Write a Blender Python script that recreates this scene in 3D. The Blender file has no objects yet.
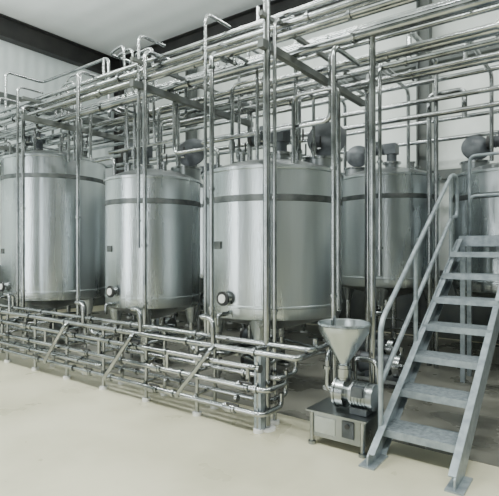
import bpy, bmesh, math, random
from mathutils import Vector, Matrix
random.seed(4)
# ---------------------------------------------------------------- materials
def nt(name):
    m=bpy.data.materials.new(name); m.use_nodes=True
    n=m.node_tree; b=n.nodes['Principled BSDF']; return m,n,b
def mat(name,col,metal=0,rough=.5,col2=None,nscale=6,bump=0,bscale=60,stretch=(1,1,1),rvar=0,detail=4):
    m,n,b=nt(name)
    b.inputs['Base Color'].default_value=(*col,1); b.inputs['Metallic'].default_value=metal; b.inputs['Roughness'].default_value=rough
    tc=n.nodes.new('ShaderNodeTexCoord'); mp=n.nodes.new('ShaderNodeMapping'); mp.inputs['Scale'].default_value=stretch
    n.links.new(tc.outputs['Object'],mp.inputs['Vector'])
    if col2 or rvar:
        ns=n.nodes.new('ShaderNodeTexNoise'); ns.inputs['Scale'].default_value=nscale; ns.inputs['Detail'].default_value=detail
        n.links.new(mp.outputs[0],ns.inputs['Vector'])
        if col2:
            r=n.nodes.new('ShaderNodeValToRGB'); r.color_ramp.elements[0].position=.35; r.color_ramp.elements[1].position=.65
            r.color_ramp.elements[0].color=(*col,1); r.color_ramp.elements[1].color=(*col2,1)
            n.links.new(ns.outputs['Fac'],r.inputs[0]); n.links.new(r.outputs[0],b.inputs['Base Color'])
        if rvar:
            mr=n.nodes.new('ShaderNodeMapRange'); mr.inputs[1].default_value=.3; mr.inputs[2].default_value=.7
            mr.inputs[3].default_value=max(0,rough-rvar); mr.inputs[4].default_value=rough+rvar
            n.links.new(ns.outputs['Fac'],mr.inputs[0]); n.links.new(mr.outputs[0],b.inputs['Roughness'])
    if bump:
        n2=n.nodes.new('ShaderNodeTexNoise'); n2.inputs['Scale'].default_value=bscale; n2.inputs['Detail'].default_value=3
        n.links.new(mp.outputs[0],n2.inputs['Vector'])
        bp=n.nodes.new('ShaderNodeBump'); bp.inputs['Strength'].default_value=bump; bp.inputs['Distance'].default_value=.01
        n.links.new(n2.outputs['Fac'],bp.inputs['Height']); n.links.new(bp.outputs[0],b.inputs['Normal'])
    return m
def panel_mat(name,c1,c2,freq,axis,rough=.5):
    m,n,b=nt(name)
    tc=n.nodes.new('ShaderNodeTexCoord')
    w=n.nodes.new('ShaderNodeTexWave'); w.bands_direction=axis; w.inputs['Scale'].default_value=freq; w.wave_profile='SIN'
    n.links.new(tc.outputs['Object'],w.inputs['Vector'])
    ns=n.nodes.new('ShaderNodeTexNoise'); ns.inputs['Scale'].default_value=.9; ns.inputs['Detail'].default_value=6
    n.links.new(tc.outputs['Object'],ns.inputs['Vector'])
    r=n.nodes.new('ShaderNodeValToRGB'); r.color_ramp.elements[0].position=.35; r.color_ramp.elements[1].position=.65
    r.color_ramp.elements[0].color=(*c1,1); r.color_ramp.elements[1].color=(*c2,1)
    n.links.new(ns.outputs['Fac'],r.inputs[0]); n.links.new(r.outputs[0],b.inputs['Base Color'])
    bp=n.nodes.new('ShaderNodeBump'); bp.inputs['Strength'].default_value=.5; bp.inputs['Distance'].default_value=.02
    n.links.new(w.outputs['Fac'],bp.inputs['Height']); n.links.new(bp.outputs[0],b.inputs['Normal'])
    b.inputs['Roughness'].default_value=rough
    return m
STEEL=mat('brushed_stainless',(.43,.465,.48),1,.28,(.62,.66,.67),2.2,.14,90,(1,1,.10),.08,8)
PIPE=mat('polished_pipe_steel',(.26,.275,.28),1,.20,(.44,.455,.455),5,0,60,(1,1,1),.06)
BAND=mat('dull_band_steel',(.10,.11,.11),1,.5,(.18,.19,.19),8)
DSTEEL=mat('tank_top_and_shade_steel',(.27,.29,.295),1,.32,(.38,.40,.405),3,rvar=.05)
GALV=mat('galvanised_steel',(.25,.29,.32),.5,.42,(.38,.43,.46),14,.05,60)
TREAD=mat('checker_plate',(.19,.22,.24),.5,.5,(.31,.355,.38),30,.6,70)
BLACK=mat('black_rubber',(.02,.02,.02),0,.5)
DARK=mat('dark_red_oxide_steel',(.02,.02,.02),0,.6,(.032,.031,.03),3)
GIRT=mat('grey_girt_steel',(.07,.08,.08),0,.6,(.11,.12,.11),3)
WHITE=mat('white_plastic_pad',(.8,.8,.78),0,.4)
MOTOR=mat('grey_motor_paint',(.045,.052,.058),.2,.45,(.08,.09,.10),8)
WALL=panel_mat('white_wall_cladding',(.70,.77,.77),(.82,.88,.88),1.2,'Y')
WALLB=panel_mat('cream_wall_cladding',(.62,.66,.62),(.78,.82,.79),1.2,'X')
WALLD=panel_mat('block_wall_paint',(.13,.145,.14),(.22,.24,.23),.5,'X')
CEIL=panel_mat('white_ceiling_liner',(.82,.86,.86),(.9,.93,.93),.5,'Y')
SHADE_PAD=mat('shade_dark_concrete',(.10,.10,.085),0,.3,(.20,.195,.165),1.5,.05,80,rvar=.12)  # dark colour stands in for the shade on the floor under the tanks
def floor_mat():
    m,n,b=nt('cream_stained_concrete'); L=n.links
    tc=n.nodes.new('ShaderNodeTexCoord')
    def noise(s,d,dis=0):
        x=n.nodes.new('ShaderNodeTexNoise'); x.inputs['Scale'].default_value=s; x.inputs['Detail'].default_value=d; x.inputs['Distortion'].default_value=dis
        L.new(tc.outputs['Object'],x.inputs['Vector']); return x
    a=noise(.5,6,.1); c=noise(1.6,6,.2); d=noise(60,2)
    r=n.nodes.new('ShaderNodeValToRGB'); e=r.color_ramp.elements
    e[0].position=.30; e[0].color=(.49,.465,.335,1); e[1].position=.66; e[1].color=(.64,.61,.455,1)
    L.new(a.outputs['Fac'],r.inputs[0])
    r2=n.nodes.new('ShaderNodeValToRGB'); e=r2.color_ramp.elements
    e[0].position=.30; e[0].color=(.74,.74,.70,1); e[1].position=.55; e[1].color=(1,1,1,1)
    L.new(c.outputs['Fac'],r2.inputs[0])
    mx=n.nodes.new('ShaderNodeMix'); mx.data_type='RGBA'; mx.blend_type='MULTIPLY'; mx.inputs[0].default_value=.6
    L.new(r.outputs[0],mx.inputs[6]); L.new(r2.outputs[0],mx.inputs[7]); L.new(mx.outputs[2],b.inputs['Base Color'])
    mr=n.nodes.new('ShaderNodeMapRange'); mr.inputs[1].default_value=.3; mr.inputs[2].default_value=.65; mr.inputs[3].default_value=.24; mr.inputs[4].default_value=.40
    L.new(c.outputs['Fac'],mr.inputs[0]); L.new(mr.outputs[0],b.inputs['Roughness'])
    bp=n.nodes.new('ShaderNodeBump'); bp.inputs['Strength'].default_value=.08; bp.inputs['Distance'].default_value=.005
    L.new(d.outputs['Fac'],bp.inputs['Height']); L.new(bp.outputs[0],b.inputs['Normal'])
    return m
FLOOR=floor_mat()
TUBE,tn,tb=nt('fluorescent_tube'); tb.inputs['Emission Color'].default_value=(.95,1,.97,1); tb.inputs['Emission Strength'].default_value=6
# ---------------------------------------------------------------- builder
class B:
    def __init__(s,name): s.name=name; s.bm=bmesh.new(); s.mats=[]
    def mi(s,m):
        if m not in s.mats: s.mats.append(m)
        return s.mats.index(m)
    def face(s,vs,k,sm=True):
        try:
            f=s.bm.faces.new(vs); f.material_index=k; f.smooth=sm
        except ValueError: pass
    def box(s,c,size,m,rot=None):
        k=s.mi(m); c=Vector(c); h=Vector(size)/2; R=rot if rot else Matrix.Identity(3)
        v=[s.bm.verts.new(c+R@Vector((x*h.x,y*h.y,z*h.z))) for x in(-1,1) for y in(-1,1) for z in(-1,1)]
        for f in((0,1,3,2),(4,6,7,5),(0,4,5,1),(2,3,7,6),(0,2,6,4),(1,5,7,3)): s.face([v[i] for i in f],k,False)
    def lathe(s,o,prof,m,axis=(0,0,1),seg=24):
        k=s.mi(m) if not isinstance(m,list) else None
        o=Vector(o); R=Vector((0,0,1)).rotation_difference(Vector(axis).normalized()).to_matrix()
        rings=[]
        for r,z in prof:
            if r<1e-5: rings.append([s.bm.verts.new(o+R@Vector((0,0,z)))])
            else: rings.append([s.bm.verts.new(o+R@Vector((r*math.cos(2*math.pi*i/seg),r*math.sin(2*math.pi*i/seg),z))) for i in range(seg)])
        for j in range(len(rings)-1):
            a,b=rings[j],rings[j+1]; kk=k if k is not None else s.mi(m[j])
            for i in range(seg):
                i2=(i+1)%seg
                if len(a)==1 and len(b)==1: continue
                if len(a)==1: s.face([a[0],b[i2],b[i]],kk)
                elif len(b)==1: s.face([a[i],a[i2],b[0]],kk)
                else: s.face([a[i],a[i2],b[i2],b[i]],kk)
    def cyl(s,p0,p1,r0,m,r1=None,seg=16):
        p0=Vector(p0);p1=Vector(p1); r1=r0 if r1 is None else r1; L=(p1-p0).length
        s.lathe(p0,[(0,0),(r0,0),(r1,L),(0,L)],m,p1-p0,seg)
    def tube(s,pts,r,m,bend=.08,seg=10):
        k=s.mi(m); P=[Vector(p) for p in pts]; path=[P[0]]
        for i in range(1,len(P)-1):
            a=(P[i-1]-P[i]);b=(P[i+1]-P[i]); t=min(bend,a.length*.48,b.length*.48)
            A=P[i]+a.normalized()*t; C=P[i]+b.normalized()*t
            for j in range(6):
                u=j/5; path.append(A*(1-u)**2+P[i]*2*u*(1-u)+C*u*u)
        path.append(P[-1])
        q=[path[0]]
        for p in path[1:]:
            if (p-q[-1]).length>1e-4: q.append(p)
        path=q; n=None; rings=[]
        for i,p in enumerate(path):
            t=((path[min(i+1,len(path)-1)]-path[max(i-1,0)])).normalized()
            if n is None:
                n=t.orthogonal().normalized()
            else: n=(n-t*n.dot(t)).normalized()
            bb=t.cross(n)
            rings.append([s.bm.verts.new(p+(n*math.cos(2*math.pi*j/seg)+bb*math.sin(2*math.pi*j/seg))*r) for j in range(seg)])
        for a,b in zip(rings,rings[1:]):
            for j in range(seg):
                s.face([a[j],a[(j+1)%seg],b[(j+1)%seg],b[j]],k)
        s.face(rings[0][::-1],k,False); s.face(rings[-1],k,False)
    def clamp(s,p,axis,r,m=None):
        a=Vector(axis).normalized()*.012
        s.cyl(Vector(p)-a,Vector(p)+a,r*1.55,m or PIPE,seg=14)
    def valve(s,p,axis,r):
        a=Vector(axis).normalized(); p=Vector(p)
        s.cyl(p-a*.035,p+a*.035,r*1.7,PIPE); s.clamp(p-a*.05,a,r); s.clamp(p+a*.05,a,r)
        o=a.orthogonal().normalized()
        if abs(o.z)>.5: o=a.cross(o)
        s.cyl(p,p+o*.08,.012,PIPE,seg=8); s.tube([p+o*.08,p+o*.08+a*.14],.011,BLACK)
    def prism(s,poly,x0,x1,m):
        k=s.mi(m); a=[s.bm.verts.new((x0,y,z)) for y,z in poly]; b=[s.bm.verts.new((x1,y,z)) for y,z in poly]
        s.face(a[::-1],k,False); s.face(b,k,False); n=len(poly)
        for i in range(n): s.face([a[i],a[(i+1)%n],b[(i+1)%n],b[i]],k,False)
    def done(s):
        bmesh.ops.recalc_face_normals(s.bm,faces=s.bm.faces)
        me=bpy.data.meshes.new(s.name); s.bm.to_mesh(me); s.bm.free()
        for m in s.mats: me.materials.append(m)
        me.set_sharp_from_angle(angle=math.radians(38))
        o=bpy.data.objects.new(s.name,me); bpy.context.collection.objects.link(o); return o
# ---------------------------------------------------------------- room
XL,XR,YB,YF,H=-11.4,6.0,8.97,-5.0,7.0
b=B('floor'); b.box(((XL+XR)/2,(YB+YF)/2,-.05),(XR-XL,YB-YF,.1),FLOOR)
b.box((-4.3,6.35,.001),(12.0,4.9,.004),SHADE_PAD); b.done()  # thin dark sheet painting under-tank shade onto the floor
b=B('wall_left'); b.box((XL-.06,(YB+YF)/2,H/2),(.12,YB-YF,H),WALL); b.done()
b=B('wall_back'); b.box(((XL+XR)/2,YB+.06,H/2),(XR-XL,.12,H),WALLB); b.done()
b=B('wall_right'); b.box((XR+.06,(YB+YF)/2,H/2),(.12,YB-YF,H),WALLD); b.done()
b=B('wall_front'); b.box(((XL+XR)/2,YF-.06,H/2),(XR-XL,.12,H),WALLD); b.done()
b=B('ceiling'); b.box(((XL+XR)/2,(YB+YF)/2,H+.05),(XR-XL,YB-YF,.1),CEIL); b.done()
def ibeam(b,p0,p1,w,h,m):
    p0=Vector(p0);p1=Vector(p1);d=p1-p0;c=(p0+p1)/2
    R=Vector((1,0,0)).rotation_difference(d.normalized()).to_matrix()
    for z in(-1,1): b.box(c+R@Vector((0,0,z*(h/2-.012))),(d.length,w,.024),m,R)
    b.box(c,(d.length,.02,h-.04),m,R)
b=B('trim_1'); ibeam(b,(XL+.14,YF,H-.27),(XL+.14,YB-.02,H-.27),.24,.5,DARK); b.done()
b=B('trim_2'); ibeam(b,(XL+.3,YB-.16,H-.27),(XR,YB-.16,H-.27),.24,.5,DARK); b.done()
b=B('trim_3')
b.box((XL+.08,(YB+YF)/2,5.1),(.16,YB-YF,.24),GIRT); b.box((XL+.08,(YB+YF)/2,3.4),(.16,YB-YF,.2),GIRT); b.done()
b=B('trim_4')
b.box(((XL+XR)/2,YB-.08,5.0),(XR-XL,.14,.18),GIRT); b.box(((XL+XR)/2,YB-.08,2.9),(XR-XL,.14,.16),GIRT); b.done()
for i,x in enumerate((-11.1,-8.3,-2.6,2.5)):
    b=B('steel_column'); ibeam(b,(x,YB-.2,0),(x,YB-.2,H-.55),.2,.22,DARK if i==0 else GIRT); b.done()
b=B('shade_band_back'); b.box(((XL+XR)/2,YB-.03,.6),(XR-XL,.06,1.2),GIRT); b.done()  # dark band painting the shade behind the tanks onto the lower wall
b=B('baseboard_left'); b.box((XL+.03,(YB+YF)/2,.6),(.06,YB-YF,1.2),GIRT); b.done()
# ---------------------------------------------------------------- tanks
def tank(name,x,y,r,zb,zt,port=True,lid=None,motor=(0,0),legs_rot=.4,outlet=None):
    b=B(name); o=(x,y,0)
    bd=zt-.32
    prof=[(0,zb-.22),(.07,zb-.22),(r*.55,zb-.12),(r*.9,zb-.045),(r*.985,zb-.01),(r,zb+.03),(r,zb+.10),(r+.008,zb+.105),(r+.008,zb+.125),(r,zb+.13),
          (r,bd-.035),(r+.006,bd-.03),(r+.006,bd+.03),(r,bd+.035),(r,zt-.03),(r+.022,zt-.025),(r+.022,zt+.005),(r*.97,zt+.015),
          (r*.85,zt+.06),(r*.55,zt+.13),(r*.25,zt+.165),(0,zt+.17)]
    ms=[DSTEEL]*4+[STEEL]*6+[BAND]*3+[STEEL]*4+[DSTEEL]*4  # bottom dish in darker steel, under-tank shade put into its colour
    b.lathe(o,prof,ms,seg=72)
    n=4
    for i in range(n):
        a=legs_rot+i*2*math.pi/n; lx,ly=x+math.cos(a)*r*.82,y+math.sin(a)*r*.82
        b.cyl((lx,ly,.10),(lx,ly,zb-.02),.045,PIPE,seg=14)
        b.cyl((lx,ly,zb-.28),(lx,ly,zb-.02),.055,STEEL,.12,seg=14)
        b.cyl((lx,ly,.03),(lx,ly,.12),.025,PIPE,seg=10); b.cyl((lx,ly,0),(lx,ly,.03),.07,WHITE,seg=16)
    for i in range(n):
        a=legs_rot+i*2*math.pi/n; a2=a+2*math.pi/n
        b.tube([(x+math.cos(a)*r*.82,y+math.sin(a)*r*.82,.42),(x+math.cos(a2)*r*.82,y+math.sin(a2)*r*.82,.42)],.018,PIPE)
    mx,my=x+motor[0],y+motor[1]; t=zt+.12
    b.cyl((mx,my,t-.05),(mx,my,t+.10),.10,DSTEEL); b.cyl((mx,my,t+.10),(mx,my,t+.13),.14,PIPE,seg=20)
    b.cyl((mx,my,t+.13),(mx,my,t+.26),.075,MOTOR); b.box((mx,my,t+.33),(.17,.17,.16),MOTOR)
    b.cyl((mx-.06,my,t+.34),(mx-.36,my,t+.34),.078,MOTOR,seg=20); b.cyl((mx-.36,my,t+.34),(mx-.41,my,t+.34),.088,BLACK,seg=20)
    for i in range(5): b.cyl((mx-.12-.045*i,my,t+.34),(mx-.132-.045*i,my,t+.34),.088,MOTOR,seg=20)
    b.box((mx-.22,my,t+.44),(.1,.08,.06),MOTOR)
    if lid:
        lx,ly,lr=x+lid[0],y+lid[1],lid[2]
        b.cyl((lx,ly,zt-.02),(lx,ly,zt+.19),lr,DSTEEL,seg=28); b.lathe((lx,ly,zt+.17),[(lr*.8,0),(lr+.02,0),(lr+.02,.025),(lr*.8,.025)],PIPE,seg=28)
        ax=Vector((.35,-.85,.30)).normalized(); c=Vector((lx,ly+.1,zt+.24+lr))
        b.lathe(c,[(0,.07),(lr*.5,.055),(lr*.9,.02),(lr+.02,.0),(lr+.02,-.02),(lr*.9,-.015),(0,.03)],MOTOR,ax,28)
        b.tube([c+Vector((0,.03,-lr)),c+Vector((0,.02,0))],.018,PIPE); b.tube([c-Vector((lr*.6,0,0))-ax*.02,c+Vector((lr*.6,0,0))-ax*.02],.014,PIPE)
    for i in range(5):
        a=.7+i*1.3; q=(x+math.cos(a)*r*.62,y+math.sin(a)*r*.62)
        b.cyl((*q,zt+.05),(*q,zt+.2),.032,PIPE,seg=12); b.clamp((*q,zt+.2),(0,0,1),.032)
    if port:
        a=math.radians(268); d=Vector((math.cos(a),math.sin(a),0)); p=Vector((x,y,zb+.20))+d*r
        b.cyl(p-d*.02,p+d*.05,.055,PIPE,seg=20); b.cyl(p+d*.05,p+d*.075,.075,BLACK,seg=24); b.cyl(p+d*.075,p+d*.085,.045,WHITE,seg=20)
        p2=p-Vector((0,0,.16)); b.cyl(p2-d*.02,p2+d*.07,.025,PIPE,seg=12); b.tube([p2+d*.07,p2+d*.13,p2+d*.13-Vector((0,0,.12))],.02,PIPE,.04)
        b.box(Vector((x,y,zb+.75))+Vector((math.cos(4.5),math.sin(4.5),0))*(r+.003),(.12,.02,.08),BAND,Matrix.Rotation(4.5-math.pi*1.5,3,'Z'))
    if outlet:
        b.tube([(x,y,zb-.2),(x,y,zb-.36),(x,y-r-.12,zb-.36),(x+outlet,y-r-.12,zb-.36),(x+outlet,y-r-.12,zb-.16)],.034,PIPE,.1)
        b.valve((x,y-r*.8,zb-.36),(0,1,0),.034); b.clamp((x+outlet*.5,y-r-.12,zb-.36),(1,0,0),.034)
    return b.done()
N='stainless_steel_mixing_tank'
tank(N,-3.12,4.66,.80,.88,2.43,lid=(.50,.30,.21),motor=(.15,-.05),outlet=-.42)
tank(N,-5.07,4.6,.65,.84,2.52,lid=(.36,.28,.2),motor=(-.2,.0),outlet=-.36,legs_rot=.6)
tank(N,-7.52,4.6,.82,.80,3.04,motor=(-.35,-.1),outlet=-.4,legs_rot=.3)
for (x,zt) in((-.98,2.58),(-2.72,2.66),(-4.45,2.6),(-6.25,2.7),(-8.1,2.7)):  # two leftmost tanks added to fill the front-row gaps with darkness
    tank(N,x,7.3,.76,1.05,zt,port=False,motor=(.1,-.1),lid=(-.45,-.2,.17) if x>-3 else None,outlet=.3,legs_rot=.2)
# ---------------------------------------------------------------- low pipe rack
b=B('floor_pipe_rack'); Y0=3.40
xs=[-8.9+.72*i for i in range(10)]; xs[-1]=-2.42
for x in xs:
    for y in(Y0,Y0+.26):
        b.cyl((x,y,.03),(x,y,.74),.02,PIPE,seg=10); b.cyl((x,y,0),(x,y,.03),.045,WHITE,seg=12)
    for z in(.20,.42,.60,.72): b.tube([(x,Y0-.03,z),(x,Y0+.29,z)],.015,PIPE)
for y,z,x1,r in((Y0-.045,.70,-2.0,.026),(Y0-.045,.565,-2.42,.024),(Y0-.045,.385,-2.3,.026),(Y0-.045,.17,-2.35,.026),(Y0+.1,.75,-1.95,.024),(Y0+.2,.63,-2.5,.022),(Y0+.13,.45,-2.3,.024),(Y0+.12,.235,-2.4,.024),(Y0-.05,.27,-4.6,.020)):
    b.tube([(-9.1,y,z),(x1,y,z),(x1,y+.3,z) ,(x1,y+.3,z+.12)],r,PIPE,.07)
    for q in range(8): b.clamp((-8.5+q*.85+random.uniform(-.2,.2),y,z),(1,0,0),r)
for x in(-7.4,-5.6,-4.4,-3.3):
    b.tube([(x,Y0-.1,.17),(x,Y0-.12,.19),(x+.42,Y0-.12,.66),(x+.42,Y0-.06,.70)],.022,PIPE,.04)
    b.valve((x+.75,Y0-.045,.385),(1,0,0),.026)
for x in(-8.2,-7.0,-5.9,-4.8,-3.7,-2.7):
    b.valve((x,Y0-.045,.17),(1,0,0),.026); b.valve((x-.3,Y0-.045,.565),(1,0,0),.024)
    b.tube([(x+.2,Y0-.045,.385),(x+.2,Y0-.045,.565)],.02,PIPE)
for x in(-7.6,-6.6,-4.9,-3.9,-2.9): b.tube([(x,Y0-.045,.70),(x,Y0-.045,.95),(x-.18,Y0-.045,.95),(x-.18,Y0+.1,.95),(x-.18,Y0+.1,.76)],.022,PIPE,.08)
b.box((-2.42,Y0+.02,.35),(.07,.07,.7),GALV)
b.done()
for x,y in((-3.3,4.75),(-5.3,4.7),(-7.4,4.7),(-4.2,5.9),(-2.1,5.4),(-6.3,5.9),(-2.5,6.3)):
    b=B('added_dark_pump')  # added dark equipment to deepen the darkness under the tanks
    b.box((x,y,.09),(.60,.26,.04),DSTEEL)
    for dx in(-.25,.25):
        for dy in(-.09,.09): b.cyl((x+dx,y+dy,0),(x+dx,y+dy,.08),.02,PIPE,seg=10)
    b.cyl((x-.22,y,.25),(x+.12,y,.25),.115,MOTOR,seg=24); b.cyl((x-.26,y,.25),(x-.22,y,.25),.125,BLACK,seg=24)
    b.box((x-.05,y,.14),(.2,.2,.07),MOTOR); b.box((x-.05,y,.39),(.12,.1,.07),MOTOR)
    b.cyl((x+.12,y,.25),(x+.18,y,.25),.07,PIPE); b.cyl((x+.18,y,.25),(x+.25,y,.25),.13,PIPE,seg=28)
    b.tube([(x+.25,y,.25),(x+.36,y,.25)],.03,PIPE); b.tube([(x+.215,y+.08,.25),(x+.215,y+.08,.46)],.025,PIPE)
    b.done()
# ---------------------------------------------------------------- overhead pipe bank
b=B('overhead_pipe_rack')
ys=[3.55,3.66,3.80,3.95,4.12,4.28,4.45,4.66,4.85,5.05,5.25,5.5]
for i,y in enumerate(ys):
    z=3.46+.05*(i%3)+(.10 if i%4==1 else 0); r=(.024,.032,.026,.040)[i%4]
    b.tube([(-10.9,y,z),(1.5,y,z)],r,PIPE)
    for q in range(7): b.clamp((-9.5+q*1.5+random.uniform(-.4,.4),y,z),(1,0,0),r)
for i,y in enumerate((3.7,4.0,4.35,4.75,5.15)):
    b.tube([(-10.9,y,3.72+.03*(i%2)),(1.5,y,3.72+.03*(i%2))],.028,PIPE)
for x in(-10.2,-8.6,-6.35,-4.1,-2.4,-.55,1.2):
    b.box((x,4.5,3.38),(.06,2.2,.07),GIRT); b.box((x,4.5,3.64),(.04,2.2,.04),GIRT)
for x in(-10.2,-8.6,-6.35,-4.1):
    b.tube([(x,5.55,0),(x,5.55,3.85)],.04,PIPE)
b.tube([(-2.40,3.50,0),(-2.40,3.50,3.85)],.034,PIPE); b.cyl((-2.40,3.50,0),(-2.40,3.50,.02),.08,WHITE)
b.tube([(-1.62,3.98,0),(-1.62,3.98,3.5)],.030,PIPE); b.cyl((-1.62,3.98,0),(-1.62,3.98,.02),.07,WHITE)
b.tube([(-2.4,5.75,0),(-2.4,5.75,3.6),(-2.4,5.5,3.6)],.04,PIPE)
b.done()
# ---------------------------------------------------------------- risers
b=B('vertical_process_piping')
def drop(x,y,z0,z1,yt=None,r=.024,dx=0):
    yt=y+.35 if yt is None else yt
    b.tube([(x+dx,yt,z1),(x,yt,z1),(x,y,z1),(x,y,z0)] if dx else [(x,yt,z1),(x,y,z1),(x,y,z0)],r,PIPE,.09)
    zz=z0+.3
    while zz<z1: b.clamp((x,y,zz),(0,0,1),r); zz+=random.uniform(.6,1.2)
for x,z0,z1,r in((-2.33,.75,3.62,.018),(-3.06,.72,3.5,.024),(-3.14,.6,3.9,.016),(-4.02,.7,3.75,.024),(-4.12,1.6,3.95,.018),(-5.25,.7,3.8,.022),(-6.55,.7,3.6,.024),(-6.7,.7,3.9,.018)):
    drop(x,3.52,z0,z1,3.9,r)
for x,y,z0,z1 in((-1.83,3.66,.9,3.3),(-1.95,5.0,1.3,3.6)): drop(x,y,z0,z1,y+.5,.022)
for tx,ty,tr,tz in((-3.12,4.66,.8,2.5),(-5.07,4.6,.63,2.6),(-7.52,4.6,.8,3.12)):
    for i in range(7):
        a=i*.9+tx; px,py=tx+math.cos(a)*tr*.6,ty+math.sin(a)*tr*.6
        h=3.35+.1*(i%4)+ (.45 if i%3==0 else 0)
        if i%2: b.tube([(px,py,tz),(px,py,h),(px+.5*(1 if i%4==1 else -1),py,h),(px+.5*(1 if i%4==1 else -1),py,h+.25)],.022,PIPE,.08)
        else: b.tube([(px,py,tz),(px,py,h),(px,py-.4,h),(px,py-.4,h-.1)],.019,PIPE,.08)
        b.valve((px,py,tz+.25),(0,0,1),.022)
    b.tube([(tx-tr*.9,ty-tr*.5,tz+.35),(tx+tr*1.2,ty-tr*.5,tz+.35),(tx+tr*1.2,ty-tr*.5,3.5)],.026,PIPE,.1)
    b.tube([(tx-tr*.4,ty-tr*.75,tz-.02),(tx-tr*.4,ty-tr*.75,tz+.22),(tx-tr*1.25,ty-tr*.75,tz+.22),(tx-tr*1.25,ty-tr*.75,3.5)],.022,PIPE,.1)
for i,x in enumerate((-4.75,-4.62,-4.5,-4.85,-5.0)):
    b.tube([(x,4.1,2.9),(x,4.1-.02*i,3.95+.07*i),(x-.4,4.1,3.95+.07*i),(x-.4,4.5,3.95+.07*i),(x-.4,4.5,3.6)],.018,PIPE,.1)
for i,x in enumerate((-6.5,-6.35,-6.2)):
    b.tube([(x,4.2,2.9),(x,4.2,4.0+.09*i),(x-.35,4.2,4.0+.09*i),(x-.35,4.2,3.6)],.018,PIPE,.1)
b.tube([(-8.6,4.3,3.3),(-8.6,4.3,4.75),(-8.6,5.0,4.75),(-6.6,5.0,4.75),(-6.6,5.0,3.6)],.026,PIPE,.1)
b.tube([(-2.55,4.2,2.4),(-2.55,4.2,3.15),(-2.05,4.2,3.15),(-2.05,4.2,1.0)],.022,PIPE,.1)
b.tube([(-1.917,6.7,.0),(-1.917,6.7,3.67),(-1.47,6.7,3.67),(-1.47,6.7,3.3)],.035,PIPE,.08)
b.tube([(-1.8,6.6,.0),(-1.8,6.6,4.1),(-1.8,5.5,4.1),(-1.8,5.5,3.7)],.03,PIPE,.1)
for x in(-3.3,-2.9,-2.3,-1.2,-.6):
    b.tube([(x,7.0,2.75),(x,7.0,3.9),(x,5.6,3.9),(x,5.5,3.6)],.026,PIPE,.12)
for y,z in((6.3,3.3),(6.5,3.55),(6.8,3.9),(8.3,3.4),(8.4,3.75)): b.tube([(-10.8,y,z),(2.0,y,z)],.035,PIPE)
b.done()
# ---------------------------------------------------------------- stairs
b=B('metal_staircase'); SX0,SX1,SY,SL=-1.39,-.79,3.44,.66
def sz(y): return SL*(y-SY)
ytop=SY+1.70/SL
for x in(SX0,SX1):
    b.prism([(SY-.12,0),(SY+.12,0),(ytop+.02,1.70-.19),(ytop+.02,1.70),(ytop-.05,1.70),(SY-.12,.08)],x-.006,x+.006,GALV)
    for off,dz in((0,0),(.0,-.20)):
        pts=[(x,SY-.10,.09),(x,ytop,1.70)] if dz==0 else [(x,SY+.13,.012),(x,ytop,1.51)]
        p0,p1=Vector(pts[0]),Vector(pts[1]); c=(p0+p1)/2; d=p1-p0
        R=Matrix.Rotation(math.atan2(d.z,d.y),3,'X'); b.box(c+Vector((.02 if x==SX0 else -.02,0,0)),(.05,d.length,.012),GALV,R)
    b.box((x,SY,.006),(.12,.28,.012),GALV)
for i in range(7):
    z=.20+i*.225; y=SY+z/SL-.02
    b.box(((SX0+SX1)/2,y,z),(SX1-SX0-.015,.27,.012),TREAD)
    b.box(((SX0+SX1)/2,y-.135,z-.022),(SX1-SX0-.015,.008,.055),GALV); b.box(((SX0+SX1)/2,y+.135,z-.018),(SX1-SX0-.015,.006,.045),GALV)
    for x in(SX0+.03,SX1-.03): b.box((x,y,z-.03),(.04,.24,.05),GALV)
def rail(x,ya,yb):
    b.tube([(x,ya,sz(ya)+.12),(x,ya,sz(ya)+.93),(x,yb,sz(yb)+.93),(x,yb+.25,sz(yb)+.93),(x,yb+.25,sz(yb)+.45),(x,yb,sz(yb)+.45),(x,ya+.02,sz(ya)+.47)],.021,GALV,.12)
    for t in(.4,.98): 
        y=ya+(yb-ya)*t; b.tube([(x,y,sz(y)-.02),(x,y,sz(y)+.93)],.019,GALV)
rail(SX0,SY+.14,5.72)
b.done()
b=B('service_platform')
b.box((.1,6.29,1.73),(3.0,.40,.03),TREAD); b.box((.1,6.09,1.68),(3.0,.012,.12),GALV); b.box((.1,6.49,1.68),(3.0,.012,.12),GALV)
for x in(-1.36,.1,1.55):
    for y in(6.12,6.46): b.box((x,y,.84),(.05,.05,1.68),GALV)
for z in(2.25,2.75): b.tube([(-1.36,6.47,1.74),(-1.36,6.47,z),(1.55,6.47,z),(1.55,6.47,1.74)],.02,GALV,.08)
b.done()
# ---------------------------------------------------------------- hopper mixer
b=B('hopper_mixing_pump'); hx,hy=-1.72,3.63
prof=[(.20,.985),(.21,.99),(.215,.975),(.205,.965),(.205,.92),(.045,.66),(.036,.62),(.036,.50),(.028,.50),(.028,.62),(.037,.66),(.195,.92),(.20,.985)]
b.lathe((hx,hy,0),prof,STEEL,seg=40)
b.valve((hx,hy,.58),(0,0,1),.036)
b.cyl((hx-.04,hy,.42),(hx+.03,hy,.42),.12,PIPE,seg=28); b.cyl((hx-.055,hy,.42),(hx-.04,hy,.42),.13,PIPE,seg=28); b.cyl((hx,hy,.42),(hx,hy,.52),.034,PIPE)
b.cyl((hx+.03,hy,.42),(hx+.08,hy,.42),.07,DSTEEL,seg=24)
b.cyl((hx+.08,hy,.42),(hx+.24,hy,.42),.10,DSTEEL,seg=28); b.cyl((hx+.24,hy,.42),(hx+.27,hy,.42),.105,DSTEEL,seg=28)
for i in range(5): b.cyl((hx+.095+.028*i,hy,.42),(hx+.103+.028*i,hy,.42),.108,DSTEEL,seg=24)
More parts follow.
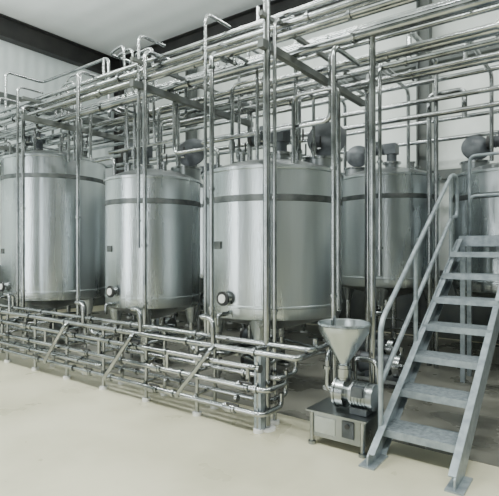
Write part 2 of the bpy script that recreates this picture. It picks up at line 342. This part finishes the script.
b.box((hx+.16,hy-.09,.47),(.09,.06,.08),MOTOR); b.box((hx+.16,hy,.31),(.14,.18,.05),MOTOR)
b.tube([(hx-.05,hy,.42),(hx-.15,hy,.42),(hx-.15,hy,.72),(hx-.15,hy+.14,.72),(hx-.15,hy+.14,.28)],.026,PIPE,.07)
b.clamp((hx-.15,hy,.60),(0,0,1),.026)
b.tube([(hx+.0,hy+.08,.44),(hx+.0,hy+.2,.44),(hx+.0,hy+.2,.66),(hx+.2,hy+.2,.66),(hx+.2,hy+.2,.3)],.022,PIPE,.06)
bx=hx+.01
b.box((bx,hy,.275),(.52,.38,.012),DSTEEL)
b.box((bx,hy,.17),(.48,.32,.20),DSTEEL)
b.box((bx-.10,hy-.163,.17),(.18,.006,.13),STEEL); b.box((bx+.10,hy-.166,.18),(.10,.012,.13),MOTOR); b.cyl((bx+.10,hy-.17,.21),(bx+.10,hy-.19,.21),.018,BLACK)
for dx in(-.22,.22):
    for dy in(-.16,.16):
        b.cyl((bx+dx,hy+dy,.02),(bx+dx,hy+dy,.27),.018,PIPE,seg=10); b.cyl((bx+dx,hy+dy,0),(bx+dx,hy+dy,.025),.032,DSTEEL,seg=14)
b.done()
# ---------------------------------------------------------------- lights
def area(n,loc,rot,size,sy,e,c=(.96,1,.97)):
    l=bpy.data.lights.new(n,'AREA'); l.shape='RECTANGLE'; l.size=size; l.size_y=sy; l.energy=e; l.color=c
    o=bpy.data.objects.new(n,l); o.location=loc; o.rotation_euler=rot; bpy.context.collection.objects.link(o)
pos=[(-9,1.0,300),(-5,.6,320),(-1,.6,320),(3,2,240),(-4.5,6.4,140),(0,6.4,120)]
for x,y,e in pos:
    f=B('fluorescent_light_fixture')
    f.box((x,y,6.70),(2.5,.34,.08),WHITE)
    for dy in(-.09,.09): f.cyl((x-1.2,y+dy,6.64),(x+1.2,y+dy,6.64),.02,TUBE,seg=8)
    for dx in(-1,1): f.cyl((x+dx,y,6.74),(x+dx,y,7.0),.01,GIRT,seg=6)
    f.done()
    area('ceiling_light',(x,y,6.58),(0,0,0),2.4,.4,e)
area('added_ceiling_fill',(-6,3,5.2),(math.pi,0,0),8,5,330)  # added lamp without a fixture, lifts the ceiling and walls
area('added_front_fill',(-7.5,-4.9,2.2),(math.pi/2,0,0),2.2,4.0,230,(.92,.98,1))  # added lamps for tank highlights; the front wall has no opening
area('added_front_fill',(-1.0,-4.9,2.2),(math.pi/2,0,0),2.0,4.0,150,(.92,.98,1))
w=bpy.data.worlds.new('world'); bpy.context.scene.world=w; w.use_nodes=True
w.node_tree.nodes['Background'].inputs[0].default_value=(.85,.93,1,1); w.node_tree.nodes['Background'].inputs[1].default_value=.5
cam=bpy.data.cameras.new('camera'); co=bpy.data.objects.new('camera',cam); bpy.context.collection.objects.link(co)
co.location=(0,0,1.6); co.rotation_euler=(math.pi/2,0,math.radians(36.5)); cam.sensor_width=36; cam.sensor_fit='HORIZONTAL'; cam.lens=34.63
bpy.context.scene.camera=co
